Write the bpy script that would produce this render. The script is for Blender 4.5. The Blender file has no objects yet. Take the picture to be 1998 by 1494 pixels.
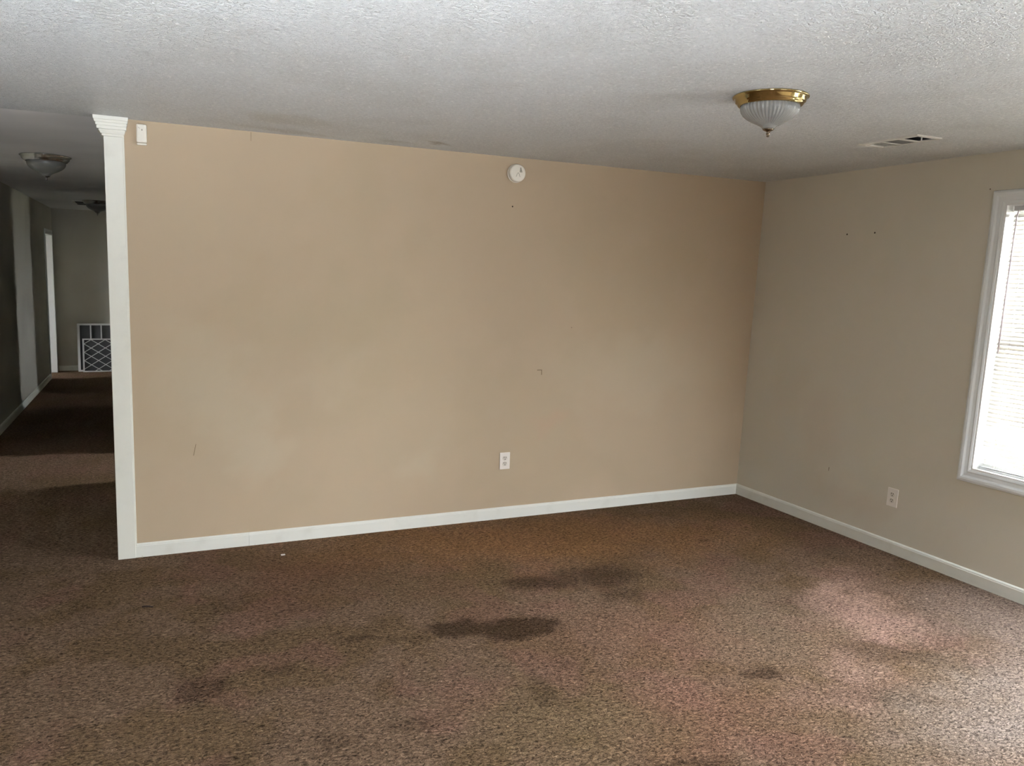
import bpy, bmesh, math, random
import numpy as np
from mathutils import noise as mnoise
from mathutils import Matrix, Vector
random.seed(7)
sc = bpy.context.scene
C = sc.collection
PI = math.pi

# ------------------------------------------------------------------ camera
FPX, YAW, PITCH, ROLL = 1572.28, 0.4338, 0.13336, 0.03155
CAM = Vector((-4.33377, -4.94066, 1.67762))
fwd = Vector((math.sin(YAW) * math.cos(PITCH), math.cos(YAW) * math.cos(PITCH), -math.sin(PITCH)))
rgt = Vector((math.cos(YAW), -math.sin(YAW), 0))
up = rgt.cross(fwd)
r2 = rgt * math.cos(ROLL) + up * math.sin(ROLL)
u2 = up * math.cos(ROLL) - rgt * math.sin(ROLL)
cam = bpy.data.cameras.new('camera')
cam.sensor_width = 36.0
cam.lens = 36.0 * FPX / 1998.0
cam.clip_start = 0.05
cam_o = bpy.data.objects.new('camera', cam)
C.objects.link(cam_o)
m = Matrix((r2, u2, -fwd)).transposed().to_4x4()
m.translation = CAM
cam_o.matrix_world = m
sc.camera = cam_o

# ------------------------------------------------------------------ sky, daylight, exposure
world = bpy.data.worlds.new('overcast_sky')
sc.world = world
world.use_nodes = True
bg = world.node_tree.nodes['Background']
bg.inputs['Color'].default_value = (0.93, 0.97, 1.0, 1)
bg.inputs['Strength'].default_value = 37.0
sc.view_settings.view_transform = 'Standard'
sc.view_settings.look = 'None'
sc.view_settings.exposure = 0.95
sc.view_settings.gamma = 1.0
sc.view_settings.use_curve_mapping = False
sc.cycles.max_bounces = 10
sc.cycles.diffuse_bounces = 6
sc.cycles.caustics_reflective = False
sc.cycles.caustics_refractive = False
sc.cycles.adaptive_threshold = 0.02
sc.cycles.sample_clamp_indirect = 8.0

def daylight(mat, w, h, watts, portal=False, spread=180, color=(0.92, 0.98, 1.06)):     # area lamp standing in for daylight in a window opening; shines along local -Z
    l = bpy.data.lights.new('window_daylight', 'AREA')
    l.shape = 'RECTANGLE'; l.size = w; l.size_y = h
    if portal: l.cycles.is_portal = True         # only guides sky light through the opening
    else: l.energy = watts; l.color = color; l.spread = math.radians(spread)
    o = bpy.data.objects.new('window_daylight', l)
    C.objects.link(o); o.matrix_world = mat
    return o
# watts of the added lamps per window, standing in for its daylight
DAY = dict(window_2=190, window_3=15, window_4=270, window_5=18, window_6=0.3, window_7=12, fill_window=60)
TILT = dict(window_2=-58, window_3=58, window_4=58, fill_window=58)      # added lamps aimed up to brighten the ceiling, the right wall one down at the carpet

# ------------------------------------------------------------------ sizes
H = 2.44            # living room ceiling
HH = 2.447          # hall ceiling
LEAN_A = math.atan(0.03316)     # the window wall is slightly out of plumb
LEAN = Matrix.Translation((0, 0, 1.22)) @ Matrix.Rotation(LEAN_A, 4, 'Y') @ Matrix.Translation((0, 0, -1.22))

# ------------------------------------------------------------------ material helpers
class NT:
    def __init__(s, name):
        s.mat = bpy.data.materials.new(name); s.mat.use_nodes = True
        s.t = s.mat.node_tree; s.n = s.t.nodes; s.l = s.t.links
        s.b = s.n['Principled BSDF']; s.out = s.n['Material Output']
        s.co = s.n.new('ShaderNodeTexCoord').outputs['Object']
    def put(s, sock, v):
        if hasattr(v, 'links') or isinstance(v, bpy.types.NodeSocket): s.l.new(v, sock)
        else: sock.default_value = v
    def noise(s, scale, detail=2, rough=0.5, vec=None, dist=0.0, col=False):
        n = s.n.new('ShaderNodeTexNoise'); n.inputs['Scale'].default_value = scale
        n.inputs['Detail'].default_value = detail; n.inputs['Roughness'].default_value = rough
        n.inputs['Distortion'].default_value = dist
        s.l.new(vec or s.co, n.inputs['Vector']); return n.outputs['Color' if col else 'Fac']
    def voro(s, scale, vec=None, feat='F1', rnd=1.0):
        n = s.n.new('ShaderNodeTexVoronoi'); n.inputs['Scale'].default_value = scale; n.feature = feat
        n.inputs['Randomness'].default_value = rnd
        s.l.new(vec or s.co, n.inputs['Vector']); return n.outputs['Distance']
    def rng(s, v, a, b, c=0.0, d=1.0, smooth=True):
        n = s.n.new('ShaderNodeMapRange'); n.interpolation_type = 'SMOOTHSTEP' if smooth else 'LINEAR'
        s.put(n.inputs['Value'], v)
        for k, x in zip(('From Min', 'From Max', 'To Min', 'To Max'), (a, b, c, d)): n.inputs[k].default_value = x
        return n.outputs['Result']
    def math(s, op, a, b=0.0):
        n = s.n.new('ShaderNodeMath'); n.operation = op
        s.put(n.inputs[0], a); s.put(n.inputs[1], b); return n.outputs[0]
    def vmath(s, op, a, b=None):
        n = s.n.new('ShaderNodeVectorMath'); n.operation = op
        s.put(n.inputs[0], a)
        if b is not None: s.put(n.inputs['Scale'] if op == 'SCALE' else n.inputs[1], b)
        return n.outputs['Value' if op == 'LENGTH' else 'Vector']
    def mix(s, f, a, b, mode='MIX'):
        n = s.n.new('ShaderNodeMix'); n.data_type = 'RGBA'; n.blend_type = mode
        s.put(n.inputs[0], f)
        for k, v in ((6, a), (7, b)):
            if isinstance(v, tuple) and len(v) == 3: v = v + (1,)
            s.put(n.inputs[k], v)
        return n.outputs[2]
    def blob(s, vec, c, ax, rot, soft=0.35):    # soft ellipse mask with a shape of its own
        n = s.n.new('ShaderNodeMapping'); n.vector_type = 'TEXTURE'
        n.inputs['Location'].default_value = (c[0], c[1], c[2] if len(c) > 2 else 0)
        n.inputs['Rotation'].default_value = (0, 0, rot)
        n.inputs['Scale'].default_value = (ax[0], ax[1], ax[2] if len(ax) > 2 else 1e3)
        s.l.new(vec, n.inputs['Vector'])
        return s.rng(s.vmath('LENGTH', n.outputs['Vector']), 1 + soft, 1 - soft)
    def bump(s, h, strength, dist, normal=None):
        n = s.n.new('ShaderNodeBump'); n.inputs['Strength'].default_value = strength
        n.inputs['Distance'].default_value = dist; s.l.new(h, n.inputs['Height'])
        if normal: s.l.new(normal, n.inputs['Normal'])
        return n.outputs['Normal']
    def set(s, color=None, rough=None, metal=None, spec=None, normal=None, trans=None):
        for k, v in (('Base Color', color), ('Roughness', rough), ('Metallic', metal), ('Specular IOR Level', spec),
                     ('Normal', normal), ('Transmission Weight', trans)):
            if v is None: continue
            if isinstance(v, tuple) and len(v) == 3: v = v + (1,)
            s.put(s.b.inputs[k], v)
        return s.mat

def lin(r, g, b):
    f = lambda c: c / 12.92 if c <= 0.04045 else ((c + 0.055) / 1.055) ** 2.4
    return tuple(f(x / 255) for x in (r, g, b))

def simple(name, col, rough=0.5, metal=0.0, spec=0.5, grain=0.06, gscale=60):
    t = NT(name)
    n = t.noise(gscale, 3)
    c = t.mix(t.math('MULTIPLY', n, grain), col, tuple(x * 0.4 for x in col))
    return t.set(c, rough, metal, spec)

# large scale colour of paint and pile (patches, stains, wear, painted window light on the pile) is stored per vertex, computed from noise; fine grain is in the nodes
def fnoise(P, scale, octaves=4, seed=0.0):
    off = Vector((seed * 17.3, seed * 5.1, seed * 9.7))
    return np.array([mnoise.fractal(Vector(p) * scale + off, 0.6, 2.0, octaves) for p in P])
def fvec(P, scale, octaves=4, seed=0.0):
    return np.stack([fnoise(P, scale, octaves, seed + k * 3.7) for k in range(3)], 1)
def sstep(x, a, b):
    t = np.clip((x - a) / (b - a), 0, 1); return t * t * (3 - 2 * t)
def blobf(P, c, ax, rot, soft):
    x = P[:, 0] - c[0]; y = P[:, 1] - c[1]; cr, sr = math.cos(rot), math.sin(rot)
    d = np.hypot((x * cr + y * sr) / ax[0], (-x * sr + y * cr) / ax[1])
    return 1 - sstep(d, 1 - soft, 1 + soft)
def mixc(c, f, col): return c + (np.array(col)[None, :] - c) * np.clip(f, 0, 1)[:, None]
def paint_attr(o, fn):
    me = o.data; n = len(me.vertices); P = np.empty(n * 3); me.vertices.foreach_get('co', P); P = P.reshape(-1, 3)
    c = fn(P); at = me.attributes.new('tone', 'FLOAT_COLOR', 'POINT')
    at.data.foreach_set('color', np.concatenate([np.clip(c, 0, 1), np.ones((n, 1))], 1).astype(np.float32).ravel())
def tone(t):
    n = t.n.new('ShaderNodeAttribute'); n.attribute_name = 'tone'; return n.outputs['Color']

M = {}
pal = lin(188, 177, 155); grn = lin(170, 156, 130); pk = lin(185, 156, 132)
WALL_BASE = lin(180, 162, 138)
def wall_tone(blobs, base=WALL_BASE, axes=(0, 2), off=(0, 0)):
    def fn(P):
        c = np.tile(np.array(base), (len(P), 1))
        Q = np.stack([P[:, axes[0]] + off[0], P[:, axes[1]] + off[1], P[:, 1] * 0], 1)
        n = fnoise(Q, 1.1, 4, 1); c = mixc(c, sstep(n, -0.15, 0.5), [b * k for b, k in zip(base, (0.97, 0.975, 0.96))])
        n = fnoise(Q, 4.0, 3, 2); c = mixc(c, sstep(n, 0.0, 0.6) * 0.3, [b * k for b, k in zip(base, (0.97, 1.0, 1.0))])
        W = Q + fvec(Q, 3.0, 4, 3) * 0.14
        for cc, ax, col, k in blobs: c = mixc(c, blobf(W, cc, ax, 0, 0.75) * k * 0.75, col)
        return c
    return fn
BACK_BLOBS = [((-3.95, 0.95), (0.30, 0.28), pal, 0.55), ((-3.3, 1.0), (0.22, 0.14), pal, 0.30), ((-3.62, 0.55), (0.10, 0.10), pal, 0.4),
    ((-2.65, 0.45), (0.12, 0.12), pal, 0.40), ((-1.1, 1.0), (0.55, 0.22), pal, 0.40), ((-3.2, 1.35), (0.45, 0.25), grn, 0.45),
    ((-3.75, 0.62), (0.10, 0.16), pal, 0.45), ((-2.7, 0.8), (0.5, 0.35), grn, 0.3), ((-1.75, 0.72), (0.14, 0.05), pk, 0.45), ((-3.3, 0.8), (0.3, 0.12), grn, 0.3)]
RIGHT_BLOBS = [((0.45, 0.95), (0.16, 0.22), pal, 0.3), ((0.8, 0.7), (0.2, 0.2), pk, 0.18), ((1.1, 0.25), (0.4, 0.10), pk, 0.2)]
def wall_mat(name, attr):
    t = NT(name)
    c = tone(t) if attr else t.mix(t.rng(t.noise(1.1, 2), 0.4, 0.7), WALL_BASE, tuple(x * 0.94 for x in WALL_BASE))
    return t.set(c, 0.75, 0, 0.25, t.bump(t.noise(260, 2, 0.6), 0.12, 0.002))
M['wall_painted'] = wall_mat('beige_wall_paint_scrubbed', True)
M['wall'] = wall_mat('beige_wall_paint', False)
t = NT('grey_hall_paint'); M['wall_hall'] = t.set(t.mix(t.rng(t.noise(1.1, 2), 0.4, 0.7), lin(190, 187, 177), lin(180, 177, 167)), 0.8, 0, 0.2)

def ceiling_tone(P):
    Q = P * np.array([1, 1, 0])
    base = lin(231, 234, 234)
    c = np.tile(np.array(base), (len(P), 1))
    c = mixc(c, sstep(fnoise(Q, 1.6, 4, 5), -0.1, 0.6) * 0.6, lin(220, 222, 220))
    W = Q + fvec(Q, 6.0, 3, 6) * 0.06
    c = mixc(c, blobf(W, (-3.62, -0.50), (0.20, 0.16), 0.3, 0.35) * 0.35, lin(196, 190, 172))
    for cc, ax, k in (((-3.55, -0.14), (0.24, 0.06), 0.4), ((-2.68, -0.24), (0.09, 0.03), 0.75), ((-2.95, -0.16), (0.09, 0.03), 0.4),
                      ((-2.15, -3.17), (0.03, 0.02), 0.5), ((-1.96, -3.26), (0.04, 0.02), 0.5)):
        c = mixc(c, blobf(W, cc, ax, 0.2, 0.5) * k, lin(168, 160, 142))
    return c
def ceiling_mat():                               # sprayed popcorn texture
    t = NT('popcorn_ceiling')
    h = t.noise(64, 3, 0.66, dist=0.9)
    c = t.mix(t.rng(h, 0.34, 0.52, 0.22, 0.0), t.mix(1.0, tone(t), (0.92, 0.92, 0.92), 'MULTIPLY'), lin(160, 158, 154))  # hollows between the grains painted darker, as shade
    c = t.mix(t.rng(h, 0.56, 0.70, 0.0, 0.9), c, lin(249, 249, 247))  # glints on the grain tips painted as pale flecks
    return t.set(c, 0.42, 0, 0.55, t.bump(h, 1.0, 0.022))
M['ceiling'] = ceiling_mat()
t = NT('smooth_hall_ceiling')
M['hall_ceiling'] = t.set(t.mix(t.rng(t.noise(1.2, 2), 0.4, 0.7), lin(236, 236, 236), lin(226, 226, 226)), 0.8, 0, 0.2)

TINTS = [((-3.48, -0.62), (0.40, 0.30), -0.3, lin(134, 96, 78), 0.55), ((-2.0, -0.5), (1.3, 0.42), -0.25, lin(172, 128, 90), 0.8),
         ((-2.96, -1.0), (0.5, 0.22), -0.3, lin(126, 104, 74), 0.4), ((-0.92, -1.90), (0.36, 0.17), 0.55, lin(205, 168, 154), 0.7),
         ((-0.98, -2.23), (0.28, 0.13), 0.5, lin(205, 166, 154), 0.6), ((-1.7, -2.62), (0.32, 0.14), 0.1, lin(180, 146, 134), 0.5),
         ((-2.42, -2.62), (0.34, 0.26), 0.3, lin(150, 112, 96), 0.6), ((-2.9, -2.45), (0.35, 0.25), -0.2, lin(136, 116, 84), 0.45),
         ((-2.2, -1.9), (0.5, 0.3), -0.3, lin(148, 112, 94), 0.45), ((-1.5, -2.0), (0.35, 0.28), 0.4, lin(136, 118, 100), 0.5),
         ((-0.5, -1.9), (0.22, 0.5), 0.15, lin(134, 108, 94), 0.6), ((-1.0, -3.1), (0.7, 0.35), 0, lin(172, 158, 152), 0.7), ((-0.3, -2.6), (0.5, 0.5), 0, lin(162, 146, 140), 0.6)]  # pale tints towards the window also paint its light into the pile
DARK = [((-2.98, -1.53), (0.16, 0.085), -0.25, 0.74, 0.25), ((-2.72, -1.64), (0.21, 0.125), -0.05, 0.78, 0.25), ((-2.80, -1.60), (0.22, 0.10), -0.2, 0.6, 0.3),
        ((-1.98, -1.20), (0.20, 0.17), 0.35, 0.60, 0.45), ((-2.37, -1.15), (0.22, 0.10), -0.2, 0.58, 0.45), ((-2.15, -1.15), (0.26, 0.13), 0.0, 0.5, 0.5),
        ((-2.03, -1.46), (0.16, 0.09), 0.2, 0.42, 0.5), ((-3.46, -1.47), (0.085, 0.035), -0.3, 0.42, 0.4), ((-3.26, -1.55), (0.10, 0.03), -0.2, 0.28, 0.5),
        ((-4.15, -1.69), (0.095, 0.095), 0.0, 0.48, 0.45), ((-3.84, -1.66), (0.085, 0.04), -0.5, 0.36, 0.5), ((-2.87, -2.19), (0.055, 0.12), -0.25, 0.36, 0.5),
        ((-1.92, -2.42), (0.085, 0.050), -0.45, 0.62, 0.4), ((-3.46, -2.24), (0.09, 0.045), -0.3, 0.32, 0.5), ((-3.76, -2.23), (0.09, 0.04), -0.3, 0.32, 0.5),
        ((-1.24, -2.48), (0.24, 0.10), -0.75, 0.34, 0.5), ((-1.16, -1.93), (0.2, 0.14), 0.2, 0.22, 0.6), ((-2.63, -2.85), (0.17, 0.05), -0.3, 0.5, 0.5),
        ((-1.02, -0.88), (0.06, 0.03), -0.3, 0.42, 0.4), ((-4.63, -0.72), (0.07, 0.10), 0.0, 0.22, 0.6), ((-3.95, -0.85), (0.10, 0.12), 0.0, 0.18, 0.6),
        ((-1.62, -2.72), (0.22, 0.09), -0.5, 0.26, 0.6), ((-0.35, -1.35), (0.14, 0.5), 0.1, 0.2, 0.7), ((-4.0, -2.2), (0.12, 0.06), 0, 0.2, 0.6)]
PILE = (0.60, 0.60, 0.57)
def carpet_tone(P):
    Q = P * np.array([1, 1, 0])
    c = np.tile(np.array(lin(141, 116, 97)), (len(P), 1))
    c = mixc(c, sstep(fnoise(Q, 1.7, 4, 8), -0.1, 0.35), lin(131, 107, 84))
    c = mixc(c, sstep(fnoise(Q, 2.3, 3, 9), 0.1, 0.5) * 0.6, lin(146, 112, 98))
    c = mixc(c, sstep(fnoise(Q, 9.0, 4, 12), 0.0, 0.7) * 0.25, lin(112, 90, 72))
    wide = Q + fvec(Q, 2.5, 4, 10) * 0.16
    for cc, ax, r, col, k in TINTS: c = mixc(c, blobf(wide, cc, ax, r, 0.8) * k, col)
    W = Q + fvec(Q, 8.0, 4, 11) * 0.035
    d = np.zeros(len(P))
    for cc, ax, r, k, soft in DARK: d = np.maximum(d, blobf(W, cc, ax, r, soft) * k)
    c = mixc(c, d * 1.08, lin(76, 58, 44))
    # line pressed into the pile towards the window
    x = W[:, 0] + 1.05; y = W[:, 1] + 2.62; ca, sa = math.cos(-0.93), math.sin(-0.93)
    s_ = (1 - sstep(np.abs(-x * sa + y * ca), 0.006, 0.022)) * (1 - sstep(np.abs(x * ca + y * sa), 0.35, 0.55))
    return mixc(c, s_ * 0.2, lin(80, 62, 50)) * np.array(PILE)[None, :]
def carpet_mat():                                # brown cut pile
    t = NT('brown_carpet')
    st = t.n.new('ShaderNodeMapping'); st.inputs['Rotation'].default_value = (0, 0, 0.5); st.inputs['Scale'].default_value = (0.7, 1.25, 1)
    t.l.new(t.co, st.inputs['Vector'])
    h = t.noise(78, 3, 0.7, vec=st.outputs['Vector'], dist=0.9)
    g = t.rng(h, 0.32, 0.70, 0.22, 1.84, smooth=False)      # shaded gaps between yarns, paler yarn tips
    c = t.mix(1.0, tone(t), g, 'MULTIPLY')
    t.b.inputs['Sheen Weight'].default_value = 0.0
    t.b.inputs['Sheen Roughness'].default_value = 0.6
    return t.set(c, 1.0, 0, 0.02, t.bump(h, 1.0, 0.02))
M['carpet'] = carpet_mat()

t = NT('white_trim_paint')
wear = t.rng(t.noise(38, 4, 0.7), 0.66, 0.72)
sx = t.n.new('ShaderNodeSeparateXYZ'); t.l.new(t.co, sx.inputs[0])
low = t.rng(sx.outputs['Z'], 0.022, 0.004)
M['base'] = t.set(t.mix(t.math('MULTIPLY', t.math('MULTIPLY', wear, low), 0.8), t.mix(t.rng(t.noise(9, 4), 0.5, 0.8, 0, 0.5), lin(226, 227, 219), lin(212, 212, 202)), lin(140, 112, 92)), 0.45, 0, 0.4)
t = NT('white_column_paint')
M['column'] = t.set(t.mix(t.rng(t.noise(7, 5, 0.6), 0.5, 0.8, 0, 0.5), lin(226, 226, 216), lin(208, 208, 198)), 0.5, 0, 0.4, t.bump(t.noise(120, 3), 0.1, 0.002))
M['casing'] = simple('white_window_casing_paint', lin(220, 224, 224), 0.4, grain=0.05, gscale=12)
M['vinyl'] = simple('white_vinyl', lin(232, 233, 232), 0.35, grain=0.03)
M['plate'] = simple('white_outlet_plastic', lin(232, 226, 218), 0.3, grain=0.03)
M['socket'] = simple('ivory_socket_plastic', lin(214, 208, 196), 0.35, grain=0.04)
M['slot'] = simple('dark_slot', lin(46, 40, 34), 0.7)
M['plastic'] = simple('aged_white_plastic', lin(230, 225, 212), 0.35, grain=0.05, gscale=25)
M['greymark'] = simple('grey_print', lin(120, 114, 100), 0.6)
M['brass'] = simple('polished_brass', (0.50, 0.40, 0.19), 0.07, 1.0, grain=0.10, gscale=14)
M['nickel'] = simple('brushed_nickel', (0.55, 0.54, 0.53), 0.2, 1.0, grain=0.1)
M['finial'] = simple('aged_brass_finial', (0.26, 0.21, 0.15), 0.15, 1.0, grain=0.2, gscale=90)
t = NT('ribbed_clear_glass')
t.b.inputs['IOR'].default_value = 1.46
M['ribglass'] = t.set(t.mix(t.noise(20, 2), lin(222, 222, 216), lin(205, 205, 200)), 0.09, 0, 0.7, trans=0.68)
M['frost'] = simple('frosted_grey_glass', lin(128, 128, 124), 0.3, grain=0.1, gscale=10)
M['bulb'] = simple('white_bulb_glass', lin(225, 222, 212), 0.3)
M['vent'] = simple('white_register_enamel', lin(222, 220, 212), 0.4, grain=0.12, gscale=30)
M['duct'] = simple('dark_vent_opening', (0.03, 0.03, 0.03), 0.9, 0.0, grain=0.3, gscale=20)
M['damper'] = simple('grey_damper_metal', (0.16, 0.155, 0.15), 0.6, 0.0, grain=0.2)
t = NT('white_blind_slat')
tr = t.n.new('ShaderNodeBsdfTranslucent'); tr.inputs['Color'].default_value = lin(236, 232, 224) + (1,)
ms = t.n.new('ShaderNodeMixShader'); ms.inputs[0].default_value = 0.09
t.set(t.mix(t.math('MULTIPLY', t.noise(14, 3), 0.2), lin(228, 226, 222), lin(190, 186, 178)), 0.4, 0, 0.4)
t.l.new(t.b.outputs[0], ms.inputs[1]); t.l.new(tr.outputs[0], ms.inputs[2]); t.l.new(ms.outputs[0], t.out.inputs['Surface'])
M['slat'] = t.mat
M['wand'] = simple('clear_grey_plastic_wand', lin(222, 212, 220), 0.2)
M['rail'] = simple('grey_blind_headrail', lin(186, 188, 190), 0.35)
M['cord'] = simple('white_cord', lin(205, 202, 198), 0.8)
t = NT('window_glass')
tp = t.n.new('ShaderNodeBsdfTransparent'); gl = t.n.new('ShaderNodeBsdfGlossy'); gl.inputs['Roughness'].default_value = 0.02
fr = t.n.new('ShaderNodeFresnel'); fr.inputs['IOR'].default_value = 1.45
ms = t.n.new('ShaderNodeMixShader')
t.l.new(t.math('MULTIPLY', fr.outputs[0], t.rng(t.noise(3), 0, 1, 0.8, 1.0)), ms.inputs[0]); t.l.new(tp.outputs[0], ms.inputs[1]); t.l.new(gl.outputs[0], ms.inputs[2]); t.l.new(ms.outputs[0], t.out.inputs['Surface'])
M['glass'] = t.mat
M['wood'] = simple('stained_deck_wood', lin(82, 62, 50), 0.8, grain=0.5, gscale=25)
M['grille'] = simple('white_painted_grille', lin(205, 205, 205), 0.5)
t = NT('pale_dry_ground'); M['grass'] = t.set(t.mix(t.noise(2.2, 6), lin(176, 174, 160), lin(190, 184, 168)), 0.95)
M['screen'] = simple('dark_screen_mesh', lin(70, 70, 72), 0.8)
M['hole'] = simple('dark_nail_hole', lin(62, 52, 42), 0.9)
M['scratch'] = simple('torn_paint_edge', lin(112, 96, 74), 0.9)
M['scrap'] = simple('white_paper_scrap', lin(215, 205, 200), 0.8)
M['twig'] = simple('dark_brown_bark', lin(52, 38, 30), 0.9)

# ------------------------------------------------------------------ mesh helpers
def link(name, me, mat=None, parent=None, mw=None, smooth=False):
    o = bpy.data.objects.new(name, me); C.objects.link(o)
    if mat is not None and not me.materials: me.materials.append(M[mat] if isinstance(mat, str) else mat)
    if smooth:
        for p in me.polygons: p.use_smooth = True
    if parent is not None: o.parent = parent
    if mw is not None: o.matrix_local = mw
    return o
def mesh_of(bm, name='mesh'):
    bmesh.ops.recalc_face_normals(bm, faces=bm.faces[:])
    me = bpy.data.meshes.new(name); bm.to_mesh(me); bm.free(); return me
def obj(name, bm, mat, parent=None, mw=None, smooth=False):
    return link(name, mesh_of(bm, name), mat, parent, mw, smooth)
def empty(name, mw=None, parent=None):
    o = bpy.data.objects.new(name, None); C.objects.link(o); o.empty_display_size = 0.1
    if parent is not None: o.parent = parent
    if mw is not None: o.matrix_local = mw
    return o
def tag(o, label, cat, group=None):
    o['label'] = label; o['category'] = cat
    if group: o['group'] = group
    return o
def struct(o, label=None):
    o['kind'] = 'structure'
    if label: o['label'] = label
    return o
def bx(bm, x0, x1, y0, y1, z0, z1, bev=0.0):
    vs = [bm.verts.new((x, y, z)) for x in (x0, x1) for y in (y0, y1) for z in (z0, z1)]
    fs = [bm.faces.new([vs[i] for i in q]) for q in ((0, 1, 3, 2), (4, 6, 7, 5), (0, 4, 5, 1), (2, 3, 7, 6), (0, 2, 6, 4), (1, 5, 7, 3))]
    if bev:
        es = list({e for f in fs for e in f.edges})
        bmesh.ops.bevel(bm, geom=es, offset=bev, segments=2, profile=0.5, affect='EDGES')
    return bm
def B(*a, bev=0.0): return bx(bmesh.new(), *a, bev=bev)
def prism(bm, pts, z0, z1):
    lo = [bm.verts.new((x, y, z0)) for x, y in pts]; hi = [bm.verts.new((x, y, z1)) for x, y in pts]
    n = len(pts); bm.faces.new(lo[::-1]); bm.faces.new(hi)
    for i in range(n): bm.faces.new((lo[i], lo[(i + 1) % n], hi[(i + 1) % n], hi[i]))
    return bm
def lathe(prof, seg=64, rib=0, amp=0.0, ribz=None):
    bm = bmesh.new(); rings = []
    for (r, z) in prof:
        if r < 1e-6: rings.append([bm.verts.new((0, 0, z))]); continue
        ring = []
        for k in range(seg):
            a = 2 * PI * k / seg
            rr = r
            if rib and ribz and ribz[0] <= z <= ribz[1]: rr = r * (1 + amp * math.cos(rib * a))
            ring.append(bm.verts.new((rr * math.cos(a), rr * math.sin(a), z)))
        rings.append(ring)
    for A, Bq in zip(rings, rings[1:]):
        for k in range(seg):
            a0, a1 = A[k % len(A)], A[(k + 1) % len(A)]; b0, b1 = Bq[k % len(Bq)], Bq[(k + 1) % len(Bq)]
            f = [v for i, v in enumerate((a0, a1, b1, b0)) if v not in (a0, a1, b1, b0)[:i]]
            if len(f) > 2: bm.faces.new(f)
    return bm
def bar(bm, a, b, w, d):                       # square bar from a to b
    a, b = Vector(a), Vector(b); z = (b - a).normalized()
    x = z.cross(Vector((0, 1, 0))); x = x.normalized() if x.length > 1e-4 else Vector((1, 0, 0)); y = z.cross(x)
    vs = [bm.verts.new(p + x * sx * w / 2 + y * sy * d / 2) for p in (a, b) for sx, sy in ((-1, -1), (1, -1), (1, 1), (-1, 1))]
    for q in ((3, 2, 1, 0), (4, 5, 6, 7), (0, 1, 5, 4), (1, 2, 6, 5), (2, 3, 7, 6), (3, 0, 4, 7)): bm.faces.new([vs[i] for i in q])
    return bm
def tube(pts, r, seg=8):
    bm = bmesh.new(); rings = []
    for i, p in enumerate(pts):
        p = Vector(p); d = (Vector(pts[min(i + 1, len(pts) - 1)]) - Vector(pts[max(i - 1, 0)])).normalized()
        x = d.cross(Vector((0.31, 0.9, 0.2))).normalized(); y = d.cross(x)
        rings.append([bm.verts.new(p + (x * math.cos(2 * PI * k / seg) + y * math.sin(2 * PI * k / seg)) * r) for k in range(seg)])
    for A, Bq in zip(rings, rings[1:]):
        for k in range(seg): bm.faces.new((A[k], A[(k + 1) % seg], Bq[(k + 1) % seg], Bq[k]))
    bm.faces.new(rings[0][::-1]); bm.faces.new(rings[-1]); return bm
def wall_bm(u0, u1, v0, v1, t, holes, eu=(), ev=()):         # slab in local x (along), z (up), thickness from y=0 to y=t, rectangular holes
    us = sorted({u0, u1, *[h[0] for h in holes], *[h[1] for h in holes], *eu}); vs = sorted({v0, v1, *[h[2] for h in holes], *[h[3] for h in holes], *ev})
    us = sorted({round(x, 4) + 0.0 for x in us}); vs = sorted({round(x, 4) + 0.0 for x in vs})
    bm = bmesh.new(); cache = {}
    def V(x, y, z):
        k = (round(x, 5), round(y, 5), round(z, 5))
        if k not in cache: cache[k] = bm.verts.new((x, y, z))
        return cache[k]
    def solid(i, j):
        if not (0 <= i < len(us) - 1 and 0 <= j < len(vs) - 1): return False
        cx, cz = (us[i] + us[i + 1]) / 2, (vs[j] + vs[j + 1]) / 2
        return not any(h[0] < cx < h[1] and h[2] < cz < h[3] for h in holes)
    for i in range(len(us) - 1):
        for j in range(len(vs) - 1):
            if not solid(i, j): continue
            a, b, c, d = us[i], us[i + 1], vs[j], vs[j + 1]
            bm.faces.new((V(a, 0, c), V(b, 0, c), V(b, 0, d), V(a, 0, d))); bm.faces.new((V(a, t, c), V(a, t, d), V(b, t, d), V(b, t, c)))
            if not solid(i - 1, j): bm.faces.new((V(a, 0, c), V(a, 0, d), V(a, t, d), V(a, t, c)))
            if not solid(i + 1, j): bm.faces.new((V(b, 0, c), V(b, t, c), V(b, t, d), V(b, 0, d)))
            if not solid(i, j - 1): bm.faces.new((V(a, 0, c), V(a, t, c), V(b, t, c), V(b, 0, c)))
            if not solid(i, j + 1): bm.faces.new((V(a, 0, d), V(b, 0, d), V(b, t, d), V(a, t, d)))
    return bm
def basis(origin, xdir):                       # local x along a wall, local y into the wall (away from the room), z up
    x = Vector(xdir).normalized(); z = Vector((0, 0, 1)); y = z.cross(x)
    mm = Matrix((x, y, z)).transposed().to_4x4(); mm.translation = Vector(origin); return mm
def steps(a, b, d): return [round(a + d * k, 4) for k in range(1, int(round((b - a) / d)))]
def wall(name, origin, xdir, length, height, t, holes=(), mat='wall', pre=None, eu=(), ev=()):
    mw = basis(origin, xdir)
    if pre is not None: mw = pre @ mw
    return struct(obj(name, wall_bm(0, length, 0, height, t, list(holes), eu, ev), mat, mw=mw)), mw

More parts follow.
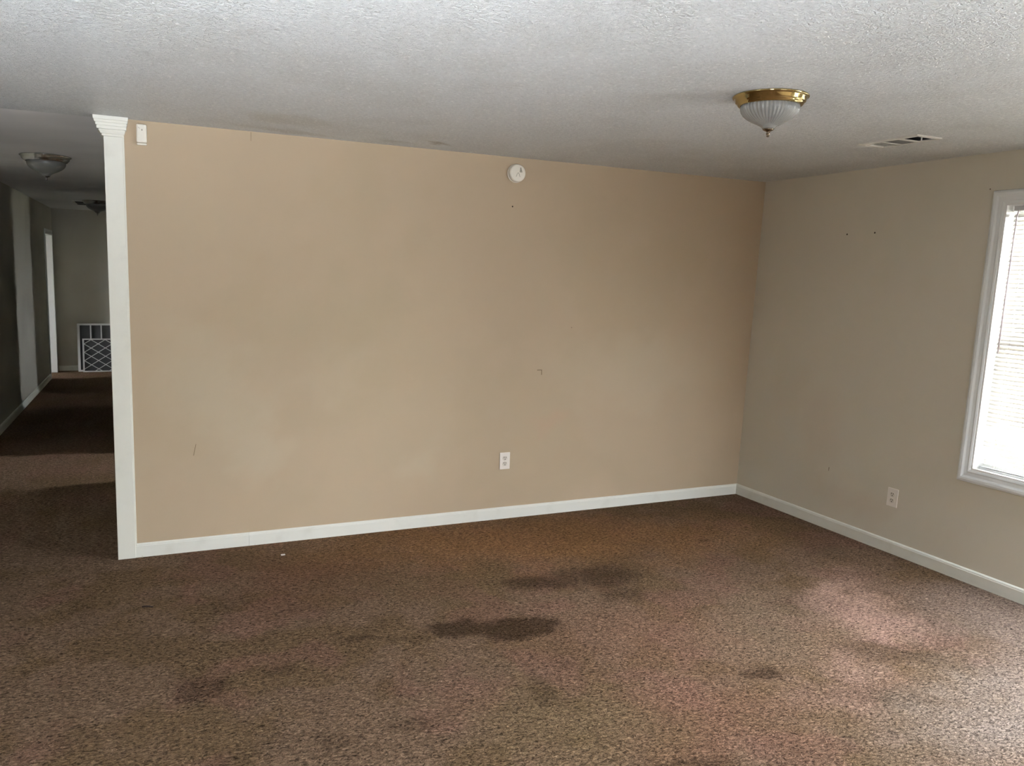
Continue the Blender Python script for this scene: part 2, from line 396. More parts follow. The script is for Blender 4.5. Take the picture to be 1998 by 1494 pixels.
# ------------------------------------------------------------------ the setting: ground, floor, ceilings
gb = bmesh.new(); bx(gb, -40, 40, -40, 40, -0.75, -0.70)
struct(obj('ground', gb, 'grass'), 'pale dry ground outside the windows')
struct(obj('sky_block_roof', B(-8.2, 0.6, -8.3, -5.76, 2.36, 2.46), 'wood'), 'added roof blocking sky from the rear windows')  # unseen roof added to keep sky light out of the rear windows
struct(obj('sky_block_roof_side', B(-10.2, -7.75, -8.3, 0.0, 2.47, 2.57), 'wood'), 'added roof blocking sky from the left wall window')  # same sky blocker, added along the left side
for k_, x_ in enumerate((-8.0, -4.1, 0.4)): struct(obj('sky_block_post', B(x_ - 0.05, x_ + 0.05, -8.2, -8.1, -0.70, 2.36), 'wood'), 'square post under the added roof')  # posts made up to carry the added roof
VENT = (-0.768, -0.588, -1.985, -1.615)        # hole for the register
def plate_with_hole(x0, x1, y0, y1, z, t, holes, eu=(), ev=()):
    bm = wall_bm(x0, x1, y0, y1, t, holes, eu, ev)      # built in x,z -> turn so that z becomes y and thickness goes up
    for v in bm.verts: v.co = Vector((v.co.x, v.co.z, z + v.co.y))
    return bm
hv = (VENT[0] + 0.026, VENT[1] - 0.008, VENT[2] + 0.018, VENT[3] - 0.018)
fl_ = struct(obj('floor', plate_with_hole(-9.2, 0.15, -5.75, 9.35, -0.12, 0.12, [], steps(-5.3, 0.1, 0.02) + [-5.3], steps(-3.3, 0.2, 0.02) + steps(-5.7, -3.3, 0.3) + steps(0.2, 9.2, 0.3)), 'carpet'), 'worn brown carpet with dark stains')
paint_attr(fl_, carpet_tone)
cl_ = struct(obj('ceiling', plate_with_hole(-7.75, 0.18, -5.75, 0.04, H, 0.08, [hv], steps(-5.3, 0.1, 0.05), steps(-3.8, 0.0, 0.04) + steps(-5.6, -3.8, 0.2)), 'ceiling'), 'white popcorn textured ceiling')
paint_attr(cl_, ceiling_tone)
struct(obj('ceiling_hall', B(-9.2, 0.18, 0.04, 9.35, HH, HH + 0.073), 'hall_ceiling'), 'smooth grey ceiling of the dark hallway')
# ------------------------------------------------------------------ windows
def make_window(name, mw, w, h, label, case=True):
    """mw: local x along wall, y outwards, z up; origin = lower left corner of the opening on the room face"""
    root = struct(empty(name, mw), label)
    if case:
        prof = [(0.0, 0.0), (0.0, 0.008), (0.010, 0.011), (0.016, 0.010), (0.034, 0.013), (0.046, 0.018), (0.058, 0.019), (0.068, 0.016), (0.074, 0.0)]
        cor = [((0, 0), (-1, -1)), ((w, 0), (1, -1)), ((w, h), (1, 1)), ((0, h), (-1, 1))]
        for k in range(4):
            bm = bmesh.new(); (a, da), (b, db) = cor[k], cor[(k + 1) % 4]
            A = [bm.verts.new((a[0] + da[0] * d, -tt, a[1] + da[1] * d)) for d, tt in prof]
            Bq = [bm.verts.new((b[0] + db[0] * d, -tt, b[1] + db[1] * d)) for d, tt in prof]
            for i in range(len(prof) - 1): bm.faces.new((A[i], Bq[i], Bq[i + 1], A[i + 1]))
            bm.faces.new((A[-1], Bq[-1], Bq[0], A[0])); bm.faces.new(A); bm.faces.new(Bq[::-1])
            obj('casing', bm, 'casing', root)
    jm = bmesh.new(); T = 0.012
    bx(jm, 0.0, T, -0.004, 0.125, 0, h); bx(jm, w - T, w, -0.004, 0.125, 0, h); bx(jm, T, w - T, -0.004, 0.125, 0, T); bx(jm, T, w - T, -0.004, 0.125, h - T, h)
    obj('jamb', jm, 'vinyl', root)
    for k, (z0, z1, y0) in enumerate(((T, h / 2 + 0.02, 0.088), (h / 2 - 0.02, h - T, 0.106))):
        sm = bmesh.new(); q = 0.035; y1 = y0 + 0.016
        bx(sm, T, T + q, y0, y1, z0, z1); bx(sm, w - T - q, w - T, y0, y1, z0, z1); bx(sm, T + q, w - T - q, y0, y1, z0, z0 + q); bx(sm, T + q, w - T - q, y0, y1, z1 - q, z1)
        s = obj('sash', sm, 'vinyl', root)
        obj('pane', B(T + q, w - T - q, y0 + 0.007, y0 + 0.009, z0 + q, z1 - q), 'glass', s)
    if name in TILT: obj('sky_block_sheet', B(T, w - T, 0.070, 0.074, T, h - T), 'slat', root)  # added opaque sheet, shuts out the sky behind the lamps
    z = (mw.to_3x3() @ Vector((0, 1, 0))).normalized(); x = (mw.to_3x3() @ Vector((1, 0, 0))).normalized(); y = z.cross(x)
    pm = Matrix((x, y, z)).transposed().to_4x4()
    if name in DAY:
        ta = math.radians(TILT.get(name, 0)); n_ = 3 if name in TILT else 1; sh = h / n_
        for k in range(n_):
            q = pm @ Matrix.Rotation(-ta, 4, 'X')       # local y points down here
            q.translation = mw @ Vector((w / 2, 0.05 if n_ > 1 else 0.16, (k + 0.5) * sh)); daylight(q, w, sh, DAY[name] / n_, spread=112 if ta > 0 else 180)
    else:
        pm.translation = mw @ Vector((w / 2, 0.16, h / 2)); daylight(pm, w, h, 0, True)
    return root

WT = 0.13
# window wall on the right (seen from the room, local x runs from the corner towards the camera)
W1 = (1.938, 2.838, 0.648, 2.155)
W2 = (3.5, 4.4, 0.648, 2.155)
wr, mwr = wall('wall_right', (0, 0.0, -0.005), (0, -1, 0), 5.7, 2.475, WT, [(W1[0], W1[1], W1[2] + .005, W1[3] + .005), (W2[0], W2[1], W2[2] + .005, W2[3] + .005)], 'wall_painted', LEAN, steps(0, 3.6, 0.06), steps(0, 2.475, 0.06))
paint_attr(wr, wall_tone(RIGHT_BLOBS, lin(205, 199, 184)))
# rear wall behind the camera
R1 = (1.7, 2.7, 0.55, 2.15); R2 = (4.2, 5.2, 0.55, 2.15); L1 = (1.6, 2.7, 0.55, 2.15)
wb, mwb = wall('wall_rear', (0.0, -5.6, 0), (-1, 0, 0), 7.6, H, WT, [R1, R2])
wl, mwl = wall('wall_left', (-7.6, -5.6, 0), (0, 1, 0), 5.6, H, WT, [L1])
# back wall facing the camera, and its continuation left of the hallway
wk, mwk = wall('wall_back', (-4.45, 0.0, 0), (1, 0, 0), 4.53, H, 0.11, (), 'wall_painted', None, steps(0, 4.53, 0.04), steps(0, H, 0.04))
paint_attr(wk, wall_tone(BACK_BLOBS, off=(-4.45, 0)))
wall('wall_back_left', (-7.6, 0.0, 0), (1, 0, 0), 1.93, H, 0.11)
# hallway walls
D1 = (1.86, 2.86, 0, 2.05); D2 = (5.62, 6.62, 0, 2.447)
wall('wall_hall_right', (-4.45, 9.1, 0), (0, -1, 0), 8.99, HH, 0.11, [(9.1 - D1[1], 9.1 - D1[0], 0, 2.05), (9.1 - D2[1], 9.1 - D2[0], 0, HH)], mat='wall_hall')
hx0, hx1 = -5.67, -5.505                       # left hall wall runs slightly inwards
hl_dir = Vector((hx1 - hx0, 8.99, 0)); hl_len = hl_dir.length
C0, C1 = 8.15 - 0.11, 8.93 - 0.11
whl, mwhl = wall('wall_hall_left', (hx0, 0.11, 0), hl_dir, hl_len, HH, 0.11, [(C0, C1, 0, 2.06)], mat='wall_hall')
wall('wall_hall_end', (-9.2, 9.1, 0), (1, 0, 0), 9.2, HH, 0.11, mat='wall_hall')
# rooms beyond the doorways
E1 = (1.95, 2.85, 0.75, 2.1)
wall('wall_east', (-0.9, 9.1, 0), (0, -1, 0), 8.99, HH, 0.11, [(9.1 - 2.85, 9.1 - 1.95, 0.75, 2.05), (9.1 - 6.3, 9.1 - 6.0, 0.75, 2.05)], mat='wall_hall')
wall('wall_divider', (-4.34, 4.3, 0), (1, 0, 0), 3.44, HH, 0.09, mat='wall_hall')
wall('wall_west', (-9.0, 0.11, 0), (0, 1, 0), 8.99, HH, 0.11, [(7.55, 8.3, 0.6, 2.05)], mat='wall_hall')
wall('wall_closet', (-9.0, 6.6, 0), (1, 0, 0), 3.2, HH, 0.09, mat='wall_hall')

make_window('window_1', mwr @ Matrix.Translation((W1[0], 0, W1[2] + .005)), W1[1] - W1[0], W1[3] - W1[2], 'white framed window behind lowered blind')
make_window('window_2', mwr @ Matrix.Translation((W2[0], 0, W2[2] + .005)), W2[1] - W2[0], W2[3] - W2[2], 'white framed window nearer the camera')
make_window('window_3', mwb @ Matrix.Translation((R1[0], 0, R1[2])), R1[1] - R1[0], R1[3] - R1[2], 'white framed window in the rear wall nearer the window wall')
make_window('window_4', mwb @ Matrix.Translation((R2[0], 0, R2[2])), R2[1] - R2[0], R2[3] - R2[2], 'white framed window in the rear wall further from the window wall')
make_window('fill_window', mwl @ Matrix.Translation((L1[0], 0, L1[2])), L1[1] - L1[0], L1[3] - L1[2], 'added unseen window in the left wall, for fill light')  # made-up window whose lamp lights the right wall and left ceiling
mwe = basis((-0.9, 9.1, 0), (0, -1, 0)); mww = basis((-9.0, 0.11, 0), (0, 1, 0))
make_window('window_5', mwe @ Matrix.Translation((9.1 - 2.85, 0, 0.75)), 0.9, 1.3, 'window of the first room off the hallway', case=False)
make_window('window_6', mwe @ Matrix.Translation((9.1 - 6.3, 0, 0.75)), 0.3, 1.3, 'window of the second room off the hallway', case=False)
make_window('window_7', mww @ Matrix.Translation((7.55, 0, 0.6)), 0.75, 1.45, 'window of the room at the hallway end', case=False)

# door frame at the far end of the hallway
dj = struct(empty('door_1', mwhl), 'white door frame at the hallway end lit from its room')
jb = bmesh.new(); bx(jb, C1 - 0.018, C1, -0.012, 0.122, 0, 2.06); obj('jamb', jb, 'vinyl', dj)
jb = bmesh.new(); bx(jb, C0, C0 + 0.018, -0.012, 0.122, 0, 2.06); obj('jamb', jb, 'vinyl', dj)
jb = bmesh.new(); bx(jb, C0 + 0.018, C1 - 0.018, -0.012, 0.122, 2.042, 2.06); obj('head_jamb', jb, 'vinyl', dj)
for (a, b, c, d) in ((C1, C1 + 0.055, 0, 2.115), (C0 - 0.055, C0, 0, 2.115), (C0, C1, 2.06, 2.115)):
    obj('door_casing', B(a, b, -0.014, 0, c, d, bev=0.003), 'casing', dj)

# baseboards
BH = 0.0816
def baseboard(name, origin, xdir, length, label, pre=None, mw=None, h=BH):
    mm = mw if mw is not None else basis(origin, xdir)
    if pre is not None: mm = pre @ mm
    prof = [(0, 0), (-0.012, 0), (-0.012, h - 0.016), (-0.010, h - 0.013), (-0.010, h - 0.008), (-0.007, h - 0.003), (-0.003, h), (0, h)]
    bm = bmesh.new()
    A = [bm.verts.new((0, y, z)) for y, z in prof]; Bq = [bm.verts.new((length, y, z)) for y, z in prof]
    n = len(prof)
    for i in range(n): bm.faces.new((A[i], Bq[i], Bq[(i + 1) % n], A[(i + 1) % n]))
    bm.faces.new(A); bm.faces.new(Bq[::-1])
    return struct(obj(name, bm, 'base', mw=mm), label)
baseboard('baseboard_back', (-4.395, 0, 0), (1, 0, 0), 4.395 - 3.7735, 'short white baseboard length next to the column')
baseboard('baseboard_back_long', (-3.7725, 0, 0), (1, 0, 0), 3.7725 - 0.03, 'long white baseboard length along the back wall')
baseboard('baseboard_right', (0, -0.0, 0), (0, -1, 0), 5.6, 'white baseboard under the window', mw=mwr @ Matrix.Translation((0, 0, 0.005)))
baseboard('baseboard_hall_left', None, None, C0 - 0.056, 'white baseboard along the hallway', mw=mwhl)
baseboard('baseboard_hall_end', (-5.49, 9.1, 0), (1, 0, 0), 1.04, 'white baseboard at the hallway end')
baseboard('baseboard_left', (-7.6, -5.6, 0), (0, 1, 0), 5.6, 'white baseboard on the left wall of the room')

# ------------------------------------------------------------------ column at the end of the back wall
col = tag(empty('wall_end_column', Matrix.Translation((-4.441, 0, 0))), 'square white painted column with moulded capital capping the beige wall end', 'column')
sx0, sx1, sy0, sy1 = -0.046, 0.046, -0.018, 0.128
obj('shaft', B(sx0, sx1, sy0, sy1, 0, 2.36, bev=0.0025), 'column', col)
obj('plinth_edge', B(0.0455, 0.053, -0.010, 0.0, 0.0, 2.36, bev=0.002), 'column', col)
lev = [(2.340, 0.0), (2.342, 0.007), (2.350, 0.009), (2.3505, 0.006), (2.3525, 0.006), (2.353, 0.013), (2.366, 0.020), (2.372, 0.022), (2.3725, 0.018), (2.3745, 0.018), (2.375, 0.030), (2.389, 0.031),
       (2.3895, 0.028), (2.391, 0.028), (2.3915, 0.034), (2.404, 0.036), (2.4045, 0.033), (2.406, 0.033), (2.4065, 0.039), (2.418, 0.043), (2.4185, 0.040), (2.420, 0.040), (2.4205, 0.045), (2.439, 0.047)]
bm = bmesh.new(); prev = None
for z, o in lev:
    ol, orr, of = o, o * 0.62, o * 0.95
    ring = [bm.verts.new(q + (z,)) for q in ((sx0 - ol, sy0 - of), (sx1 + orr, sy0 - of), (sx1 + orr, sy1 + o * 0.2), (sx0 - ol, sy1 + o * 0.2))]
    if prev:
        for i in range(4): bm.faces.new((prev[i], prev[(i + 1) % 4], ring[(i + 1) % 4], ring[i]))
    else: bm.faces.new(ring[::-1])
    prev = ring
bm.faces.new(prev)
obj('capital', bm, 'column', col)

# ------------------------------------------------------------------ wall marks (parts of the walls)
def mark(parent, name, pts, mat):               # thin raised flake on the wall face, local coords x,z
    bm = bmesh.new(); f = [bm.verts.new((x, -0.0008, z)) for x, z in pts]; b = [bm.verts.new((x, 0.0005, z)) for x, z in pts]
    bm.faces.new(f); bm.faces.new(b[::-1]); n = len(pts)
    for i in range(n): bm.faces.new((f[i], b[i], b[(i + 1) % n], f[(i + 1) % n]))
    obj(name, bm, mat, parent)
def disc(cx, cz, r): return [(cx + r * math.cos(2 * PI * k / 8), cz + r * math.sin(2 * PI * k / 8)) for k in range(8)]
ox = 4.45
mark(wk, 'nail_hole', disc(-2.082 + ox, 2.124, 0.0055), 'hole')
mark(wk, 'paint_tear', [(-1.857 + ox, 1.034), (-1.820 + ox, 1.034), (-1.820 + ox, 0.998), (-1.8245 + ox, 0.998), (-1.8245 + ox, 1.0295), (-1.857 + ox, 1.0295)], 'scratch')
mark(wk, 'scratch', [(-4.062 + ox, 0.645), (-4.060 + ox, 0.642), (-4.074 + ox, 0.575), (-4.0765 + ox, 0.577)], 'scratch')
mark(wk, 'seam_crack', [(-3.735 + ox, 2.436), (-3.733 + ox, 2.436), (-3.7335 + ox, 2.385), (-3.735 + ox, 2.39)], 'scratch')
mark(wk, 'nail_hole', disc(-1.60 + ox, 1.325, 0.003), 'scratch')
for a, b in ((0.846, 2.025), (1.074, 2.028)): mark(wr, 'nail_hole', disc(a, b, 0.006), 'hole')
mark(wr, 'nail_hole', disc(1.835, 2.245, 0.004), 'scratch')
mark(wr, 'scratch', [(0.908, 0.43), (0.913, 0.43), (0.912, 0.405), (0.909, 0.405)], 'scratch')

# ------------------------------------------------------------------ outlets
def outlet(mw, label):
    root = tag(empty('wall_outlet', mw), label, 'outlet', 'duplex outlets of the living room')
    W, Hh = 0.0765, 0.117
    obj('cover_plate', B(-W / 2, W / 2, -0.0055, 0, -Hh / 2, Hh / 2, bev=0.0022), 'plate', root)
    for s in (1, -1):
        bm = bmesh.new(); pts = []
        for k in range(28):
            a = 2 * PI * k / 28; x, z = 0.0172 * math.cos(a), 0.0172 * math.sin(a)
            z = max(-0.0140, min(0.0140, z)); pts.append((x, z))
        f = [bm.verts.new((x, -0.0072, z)) for x, z in pts]; b = [bm.verts.new((x, -0.004, z)) for x, z in pts]
        bm.faces.new(f); bm.faces.new(b[::-1])
        for i in range(28): bm.faces.new((f[i], b[i], b[(i + 1) % 28], f[(i + 1) % 28]))
        so = obj('socket', bm, 'socket', root, Matrix.Translation((0, 0, s * 0.0195)))
        for (x, hh) in ((-0.0064, 0.0085), (0.0064, 0.0070)):
            obj('slot', B(x - 0.0019, x + 0.0019, -0.0076, -0.0068, 0.0022 - 0.001, 0.0022 + hh), 'slot', so)
        gm = bmesh.new(); bmesh.ops.create_cone(gm, cap_ends=True, segments=12, radius1=0.0034, radius2=0.0034, depth=0.0008, matrix=Matrix.Translation((0, -0.0072, -0.0072)) @ Matrix.Rotation(PI / 2, 4, 'X'))
        obj('ground_hole', gm, 'slot', so)
    gm = bmesh.new(); bmesh.ops.create_uvsphere(gm, u_segments=10, v_segments=6, radius=0.003, matrix=Matrix.Translation((0, -0.0055, 0)) @ Matrix.Diagonal((1, 0.5, 1, 1)))
    obj('screw', gm, 'socket', root, smooth=True)
    return root
outlet(mwk @ Matrix.Translation((-2.083 + ox, 0, 0.408)), 'white duplex outlet low on the back wall, under the round detector')
outlet(mwr @ Matrix.Translation((1.446, 0, 0.354 + .005)), 'white duplex outlet on the window wall, left of the window')

# ------------------------------------------------------------------ round detector
det = tag(empty('smoke_detector', mwk @ Matrix.Translation((-2.066 + ox, 0, 2.338))), 'round white smoke detector high on the beige back wall', 'smoke detector')
RX = Matrix.Rotation(PI / 2, 4, 'X')            # lathe axis +z -> -y (into the room)
obj('mounting_plate', lathe([(0, 0), (0.060, 0), (0.061, 0.003), (0.059, 0.006), (0, 0.006)], 48), 'plastic', det, RX, True)
obj('body', lathe([(0.055, 0.005), (0.0575, 0.010), (0.058, 0.020), (0.0565, 0.030), (0.053, 0.0355), (0.047, 0.0375), (0.02, 0.0385), (0, 0.0385)], 56), 'plastic', det, RX, True)
gr = bmesh.new()                                 # wedge shaped sounder grille, upper right
for k in range(5):
    z = 0.006 + k * 0.0062; w0 = 0.017 - k * 0.0026
    bx(gr, 0.0165 - w0 * 0.35 , 0.0165 + w0 * 0.75, -0.0394, -0.0370, z, z + 0.0045)
obj('sounder_grille', gr, 'greymark', det)
arc = [(-0.014, -0.024), (-0.009, -0.012), (-0.004, -0.002), (0.0, 0.001), (0.005, -0.002), (0.010, -0.014), (0.013, -0.024)]
bm = bmesh.new()
for a, b in zip(arc, arc[1:]): bar(bm, (a[0], -0.0386, a[1]), (b[0], -0.0386, b[1]), 0.0022, 0.0012)
obj('test_button_edge', bm, 'greymark', det)

# ------------------------------------------------------------------ wall sensor next to the column
sen = tag(empty('wall_sensor', mwk @ Matrix.Translation((-4.302 + ox, 0, 2.366))), 'small white rounded plastic sensor box on wall beside the column capital', 'sensor')
obj('housing', B(-0.026, 0.026, -0.028, 0, -0.044, 0.053, bev=0.008), 'plastic', sen, smooth=False)
obj('lower_lip', B(-0.025, 0.025, -0.022, 0, -0.057, -0.0445, bev=0.006), 'plastic', sen)
obj('indicator', B(0.000, 0.004, -0.0288, -0.027, 0.018, 0.026), 'greymark', sen)
bm = bmesh.new(); bar(bm, (-0.016, -0.0282, 0.036), (-0.009, -0.0282, 0.028), 0.0015, 0.001)
obj('scuff', bm, 'greymark', sen)

# ------------------------------------------------------------------ ceiling lamps
def ceiling_lamp(loc, label, metal, glass, scale=1.0, ribs=44, fin='finial'):
    root = tag(empty('ceiling_lamp', Matrix.Translation(loc) @ Matrix.Diagonal((scale, scale, scale, 1))), label, 'ceiling light')
    obj('rim', lathe([(0.02, 0), (0.150, 0), (0.1535, -0.003), (0.153, -0.0065), (0.149, -0.009), (0.1455, -0.0095), (0.144, -0.012), (0.1405, -0.024), (0.138, -0.0275), (0.1345, -0.029),
                      (0.133, -0.032), (0.128, -0.0385), (0.121, -0.041), (0.117, -0.040), (0.115, -0.034), (0.05, -0.02), (0.02, -0.02)], 96), metal, root, smooth=True)
    g = [(0.1145, -0.034), (0.1165, -0.042), (0.1165, -0.052), (0.113, -0.064), (0.105, -0.076), (0.092, -0.088), (0.075, -0.0985), (0.058, -0.107), (0.044, -0.1135), (0.034, -0.119), (0.028, -0.1245), (0.0255, -0.129), (0.0, -0.130)]
    inner = [(max(r - 0.004, 0.0), z + 0.004) for r, z in g[::-1]]
    prof = g[:-1] + [(0.012, -0.1295), (0.012, -0.1255)] + inner[1:-1] + [(0.110, -0.034), (0.1145, -0.034)]
    obj('glass_shade', lathe(prof, ribs * 6, ribs, 0.024, (-0.118, -0.040)), glass, root, smooth=True)
    bl = obj('bulb', lathe([(0, -0.024), (0.014, -0.024), (0.014, -0.038), (0.026, -0.055), (0.028, -0.068), (0.02, -0.082), (0, -0.088)], 20), 'bulb', root, Matrix.Translation((0.045, 0.02, 0)), True)
    obj('finial', lathe([(0.0, -0.1285), (0.020, -0.1285), (0.0235, -0.131), (0.0225, -0.134), (0.014, -0.1385), (0.0075, -0.1415), (0.0065, -0.1455), (0.0085, -0.1485), (0.0085, -0.1505), (0.0055, -0.1535),
                         (0.0050, -0.155), (0.0068, -0.1575), (0.0060, -0.161), (0.0, -0.163)], 28), fin, root, smooth=True)
    return root
ceiling_lamp((-1.945, -2.235, H), 'brass rimmed flush ceiling lamp with ribbed clear glass dome and finial', 'brass', 'ribglass')
ceiling_lamp((-4.945, 2.13, HH), 'nickel rimmed ceiling lamp with pale glass dome in the dark hallway', 'nickel', 'frost', 1.12, 1, 'nickel')
ceiling_lamp((-4.80, 6.85, HH), 'far nickel ceiling lamp deep in the hallway, half hidden by the column', 'nickel', 'frost', 1.12, 1, 'nickel')

# ------------------------------------------------------------------ ceiling registers
def register(name, x0, x1, y0, y1, z, label, duct_hole=True, n=3):
    root = tag(empty(name, Matrix.Translation(((x0 + x1) / 2, (y0 + y1) / 2, z))), label, 'air vent')
    w, l = (x1 - x0) / 2, (y1 - y0) / 2
    fx0, fx1 = -w + 0.030, w - 0.012; fy0, fy1 = -l + 0.022, l - 0.022
    fm = bmesh.new(); tk = -0.007
    bx(fm, -w, fx0, -l, l, tk, 0); bx(fm, fx1, w, -l, l, tk, 0); bx(fm, fx0, fx1, -l, fy0, tk, 0); bx(fm, fx0, fx1, fy1, l, tk, 0)
    obj('frame', fm, 'vent', root)
    dm = bmesh.new(); zt = 0.26 if duct_hole else -0.001
    if duct_hole:
        for a in ((fx0 - .002, fx0, fy0, fy1, 0, zt), (fx1, fx1 + .002, fy0, fy1, 0, zt), (fx0, fx1, fy0 - .002, fy0, 0, zt), (fx0, fx1, fy1, fy1 + .002, 0, zt), (fx0 - .002, fx1 + .002, fy0 - .002, fy1 + .002, zt, zt + .002)): bx(dm, *a)
    else: bx(dm, fx0, fx1, fy0, fy1, -0.0065, -0.0005)  # flat dark plate painted in for the shaded opening, no duct behind
    obj('duct', dm, 'duct', root)
    step = (fy1 - fy0) / n
    for k in range(1, n): obj('divider', B(fx0, fx1, fy0 + k * step - 0.007, fy0 + k * step + 0.007, tk - (0.0 if duct_hole else 0.001), -0.001), 'vent', root)
    return root, fx0, fx1, fy0, fy1, step
vr, fx0, fx1, fy0, fy1, st = register('ceiling_register', *VENT, H, 'white ceiling air register with open dark sections near the window wall')
obj('damper', B(fx0 + .001, fx1 - .001, fy0 + st + 0.008, fy0 + 2 * st - 0.008, -0.004, -0.001), 'damper', vr)
for k in range(5):                               # bent louvres in the section nearest the corner
    y = fy0 + 2 * st + 0.016 + k * 0.0185
    obj('louvre', B(fx0, fx1, -0.010, 0.010, -0.0006, 0.0006), 'vent', vr, Matrix.Translation((0, y, -0.003)) @ Matrix.Rotation(0.35 + 0.12 * (k % 2), 4, 'X'))
obj('louvre_lever', B(0.030, 0.034, fy0 + st * 0.45, fy0 + st * 0.45 + 0.006, -0.010, 0.006), 'vent', vr)
register('ceiling_register', -5.10, -4.90, 7.05, 7.75, HH, 'small dark air register on the hallway ceiling near its end', False, 2)

# ------------------------------------------------------------------ blind in the window
w1, h1 = W1[1] - W1[0], W1[3] - W1[2]
mblind = mwr @ Matrix.Translation((W1[0], 0.052, W1[2] + .005))
bl = tag(empty('venetian_blind', mblind), 'lowered white mini blind with thin slats and tilt wand in the window', 'blind')
bx0, bx1 = 0.022, w1 - 0.022
hr = bmesh.new(); bx(hr, bx0, bx1, -0.013, 0.013, h1 - 0.040, h1 - 0.014, bev=0.002)
hro = obj('headrail', hr, 'rail', bl)
for x in (bx0, bx1 - 0.0): obj('end_bracket', B(x - 0.004, x + 0.004, -0.015, 0.015, h1 - 0.043, h1 - 0.0125), 'vinyl', hro)
zt, zb = h1 - 0.052, 0.040
ns = 58; pitch = (zt - zb) / ns
def slat_mesh(crown):
    bm = bmesh.new(); q = []
    for x in (bx0 + 0.002, bx1 - 0.002):
        top = [bm.verts.new((x, -0.0125 + 0.025 * k / 4, crown * (1 - ((k - 2) / 2) ** 2) + 0.0003)) for k in range(5)]
        bot = [bm.verts.new((x, -0.0125 + 0.025 * k / 4, crown * (1 - ((k - 2) / 2) ** 2) - 0.0003)) for k in range(5)]
        q.append((top, bot))
    (t0, b0), (t1, b1) = q
    for k in range(4): bm.faces.new((t0[k], t0[k + 1], t1[k + 1], t1[k])); bm.faces.new((b0[k + 1], b0[k], b1[k], b1[k + 1]))
    bm.faces.new((t0[0], t1[0], b1[0], b0[0])); bm.faces.new((t0[4], b0[4], b1[4], t1[4])); bm.faces.new(t0[::-1] + b0); bm.faces.new(t1 + b1[::-1])
    return mesh_of(bm, 'slat')
sm_ = slat_mesh(0.0022)
for k in range(ns):
    z = zt - (k + 0.5) * pitch
    lowf = max(0.0, (k - (ns - 12)) / 12)
    ang = 0.92 - 0.70 * min(1, lowf * 2) + random.uniform(-0.05, 0.05)
    if k >= ns - 9: ang += random.uniform(-0.15, 0.15)
    tilt = random.uniform(-0.003, 0.003) + (random.uniform(-0.012, 0.012) if k >= ns - 8 else 0)
    link('slat', sm_, 'slat', bl, Matrix.Translation((w1 / 2, 0, z)) @ Matrix.Rotation(tilt, 4, 'Y') @ Matrix.Rotation(ang, 4, 'X') @ Matrix.Translation((-w1 / 2, 0, 0)))
obj('bottom_rail', B(bx0, bx1, -0.012, 0.012, 0.018, 0.028, bev=0.002), 'rail', bl)
for x in (0.10, w1 / 2, w1 - 0.10):
    for y in (-0.0135, 0.0135): obj('ladder_cord', tube([(x, y, 0.022), (x, y, h1 - 0.04)], 0.0007, 5), 'cord', bl)
wd = obj('tilt_wand', tube([(0.058, -0.020, h1 - 0.038), (0.056, -0.028, h1 - 0.075), (0.054, -0.030, h1 - 0.45), (0.052, -0.030, h1 - 0.83)], 0.0042, 8), 'wand', bl, smooth=True)
obj('wand_hook', tube([(0.058, -0.012, h1 - 0.03), (0.058, -0.022, h1 - 0.033), (0.058, -0.02, h1 - 0.045)], 0.002, 6), 'rail', wd)

# ------------------------------------------------------------------ porch handrail outside
hrl = tag(empty('porch_handrail', Matrix.Translation((1.2, -1.6, -0.70))), 'weathered wooden stair handrail outside the window, seen through the lower slats', 'handrail')
def P(y, z): return (0.0, y + 1.6, z + 0.70)
bm = bmesh.new(); bar(bm, P(-1.10, 0.68), P(-2.6, -0.16), 0.05, 0.09); obj('rail', bm, 'wood', hrl)
bm = bmesh.new(); bar(bm, P(-1.10, 0.10), P(-2.55, -0.60), 0.035, 0.05); obj('lower_rail', bm, 'wood', hrl)
for k in range(5):
    y = -1.14 - k * 0.33; z = 0.66 - (k * 0.33) * 0.56
    bm = bmesh.new(); bar(bm, P(y, -0.70), P(y, z - 0.02), 0.05 if k in (0, 4) else 0.03, 0.05); obj('post' if k in (0, 4) else 'baluster', bm, 'wood', hrl)

# ------------------------------------------------------------------ panels leaning at the hallway end
gx = -5.22
lean1 = Matrix.Translation((gx, 8.955, 0.0)) @ Matrix.Rotation(-0.10, 4, 'X')
g1 = tag(empty('window_grille', lean1), 'taller white framed grille with upright bars leaning at the hallway end', 'grille')
gw, gh = 0.78, 0.735
obj('side_rail', B(0, 0.032, -0.012, 0.012, 0, gh), 'grille', g1); obj('side_rail', B(gw - 0.032, gw, -0.012, 0.012, 0, gh), 'grille', g1)
obj('top_rail', B(0.032, gw - 0.032, -0.012, 0.012, gh - 0.026, gh), 'grille', g1); obj('bottom_rail', B(0.032, gw - 0.032, -0.012, 0.012, 0, 0.026), 'grille', g1)
for k in range(1, 5):
    x = 0.016 + k * (gw - 0.032) / 5 + 0.02 - k * 0.004
    obj('upright_bar', B(x - 0.009, x + 0.009, -0.008, 0.008, 0.026, gh - 0.026), 'grille', g1)
lean2 = Matrix.Translation((gx + 0.068, 8.885, 0.0)) @ Matrix.Rotation(-0.10, 4, 'X')
g2 = tag(empty('lattice_panel', lean2), 'shorter white panel with diamond lattice leaning in front of the grille', 'lattice panel')
lw, lh = 0.70, 0.51
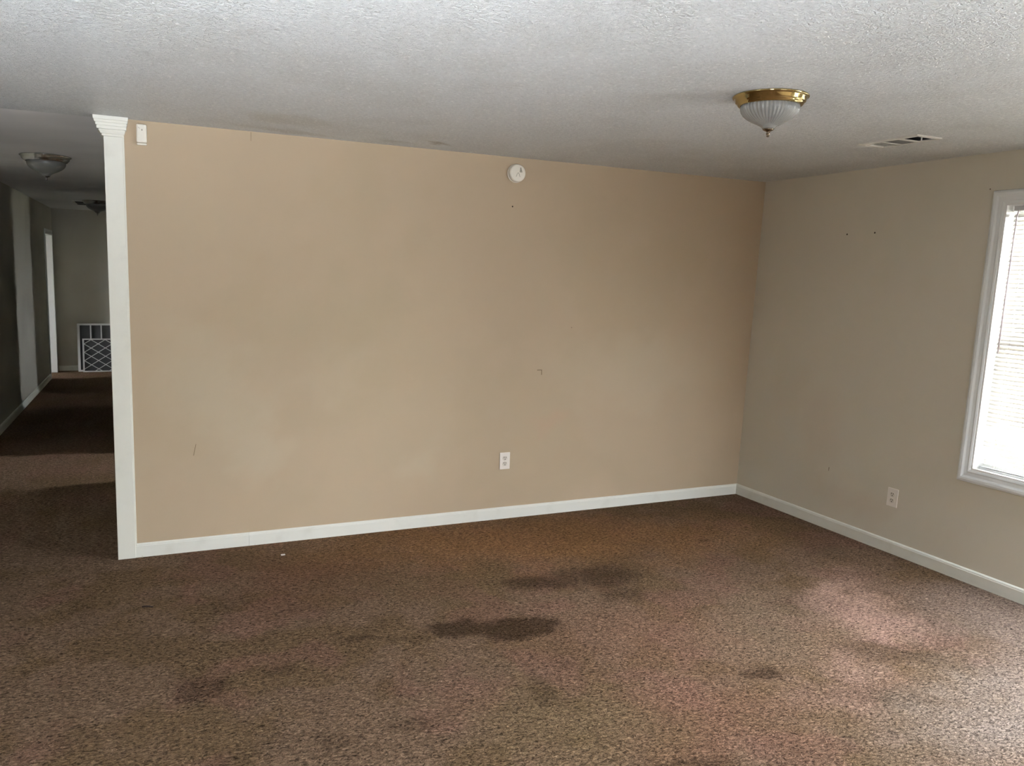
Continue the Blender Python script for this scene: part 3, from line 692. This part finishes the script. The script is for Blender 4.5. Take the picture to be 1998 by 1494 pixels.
obj('side_rail', B(0, 0.022, -0.010, 0.010, 0, lh), 'grille', g2); obj('side_rail', B(lw - 0.022, lw, -0.010, 0.010, 0, lh), 'grille', g2)
obj('top_rail', B(0.022, lw - 0.022, -0.010, 0.010, lh - 0.018, lh), 'grille', g2); obj('bottom_rail', B(0.022, lw - 0.022, -0.010, 0.010, 0, 0.018), 'grille', g2)
ix0, ix1, iz0, iz1 = 0.02, lw - 0.02, 0.016, lh - 0.016
slope = 0.66; dz = 0.128
for s in (1, -1):
    y = 0.003 * s
    for k in range(-8, 12):
        # line z = iz0 + k*dz + s*slope*(x-ix0)  (s=-1: mirrored), clipped to the frame
        pts = []
        z_at = lambda x: iz0 + 0.03 + k * dz + s * slope * (x - ix0)
        xs = [ix0, ix1] + [ix0 + (zz - iz0 - 0.03 - k * dz) / (s * slope) for zz in (iz0, iz1)]
        xs = sorted(x for x in xs if ix0 - 1e-6 <= x <= ix1 + 1e-6 and iz0 - 1e-6 <= z_at(x) <= iz1 + 1e-6)
        if len(xs) >= 2 and xs[-1] - xs[0] > 0.05:
            bm = bmesh.new(); bar(bm, (xs[0], y, z_at(xs[0])), (xs[-1], y, z_at(xs[-1])), 0.010, 0.006); obj('lattice_strip', bm, 'grille', g2)
obj('screen_mesh', B(0.02, lw - 0.02, 0.008, 0.0095, 0.016, lh - 0.016), 'screen', g2)
obj('screen_mesh', B(0.03, gw - 0.03, 0.009, 0.0105, 0.024, gh - 0.024), 'screen', g1)

# ------------------------------------------------------------------ bits on the carpet
def bit(name, pts, r, mat, label, cat): tag(obj(name, tube(pts, r, 6), mat), label, cat)
bit('twig', [(-4.366, -0.768, 0.006), (-4.350, -0.774, 0.007), (-4.335, -0.776, 0.005), (-4.318, -0.784, 0.004)], 0.0045, 'twig', 'tiny dark twig lying on the carpet in front of the column', 'twig')
tag(obj('paper_scrap', B(-3.622, -3.598, -0.256, -0.240, 0.001, 0.006, bev=0.0015), 'scrap'), 'tiny white paper scrap on carpet near the back wall baseboard', 'paper scrap')
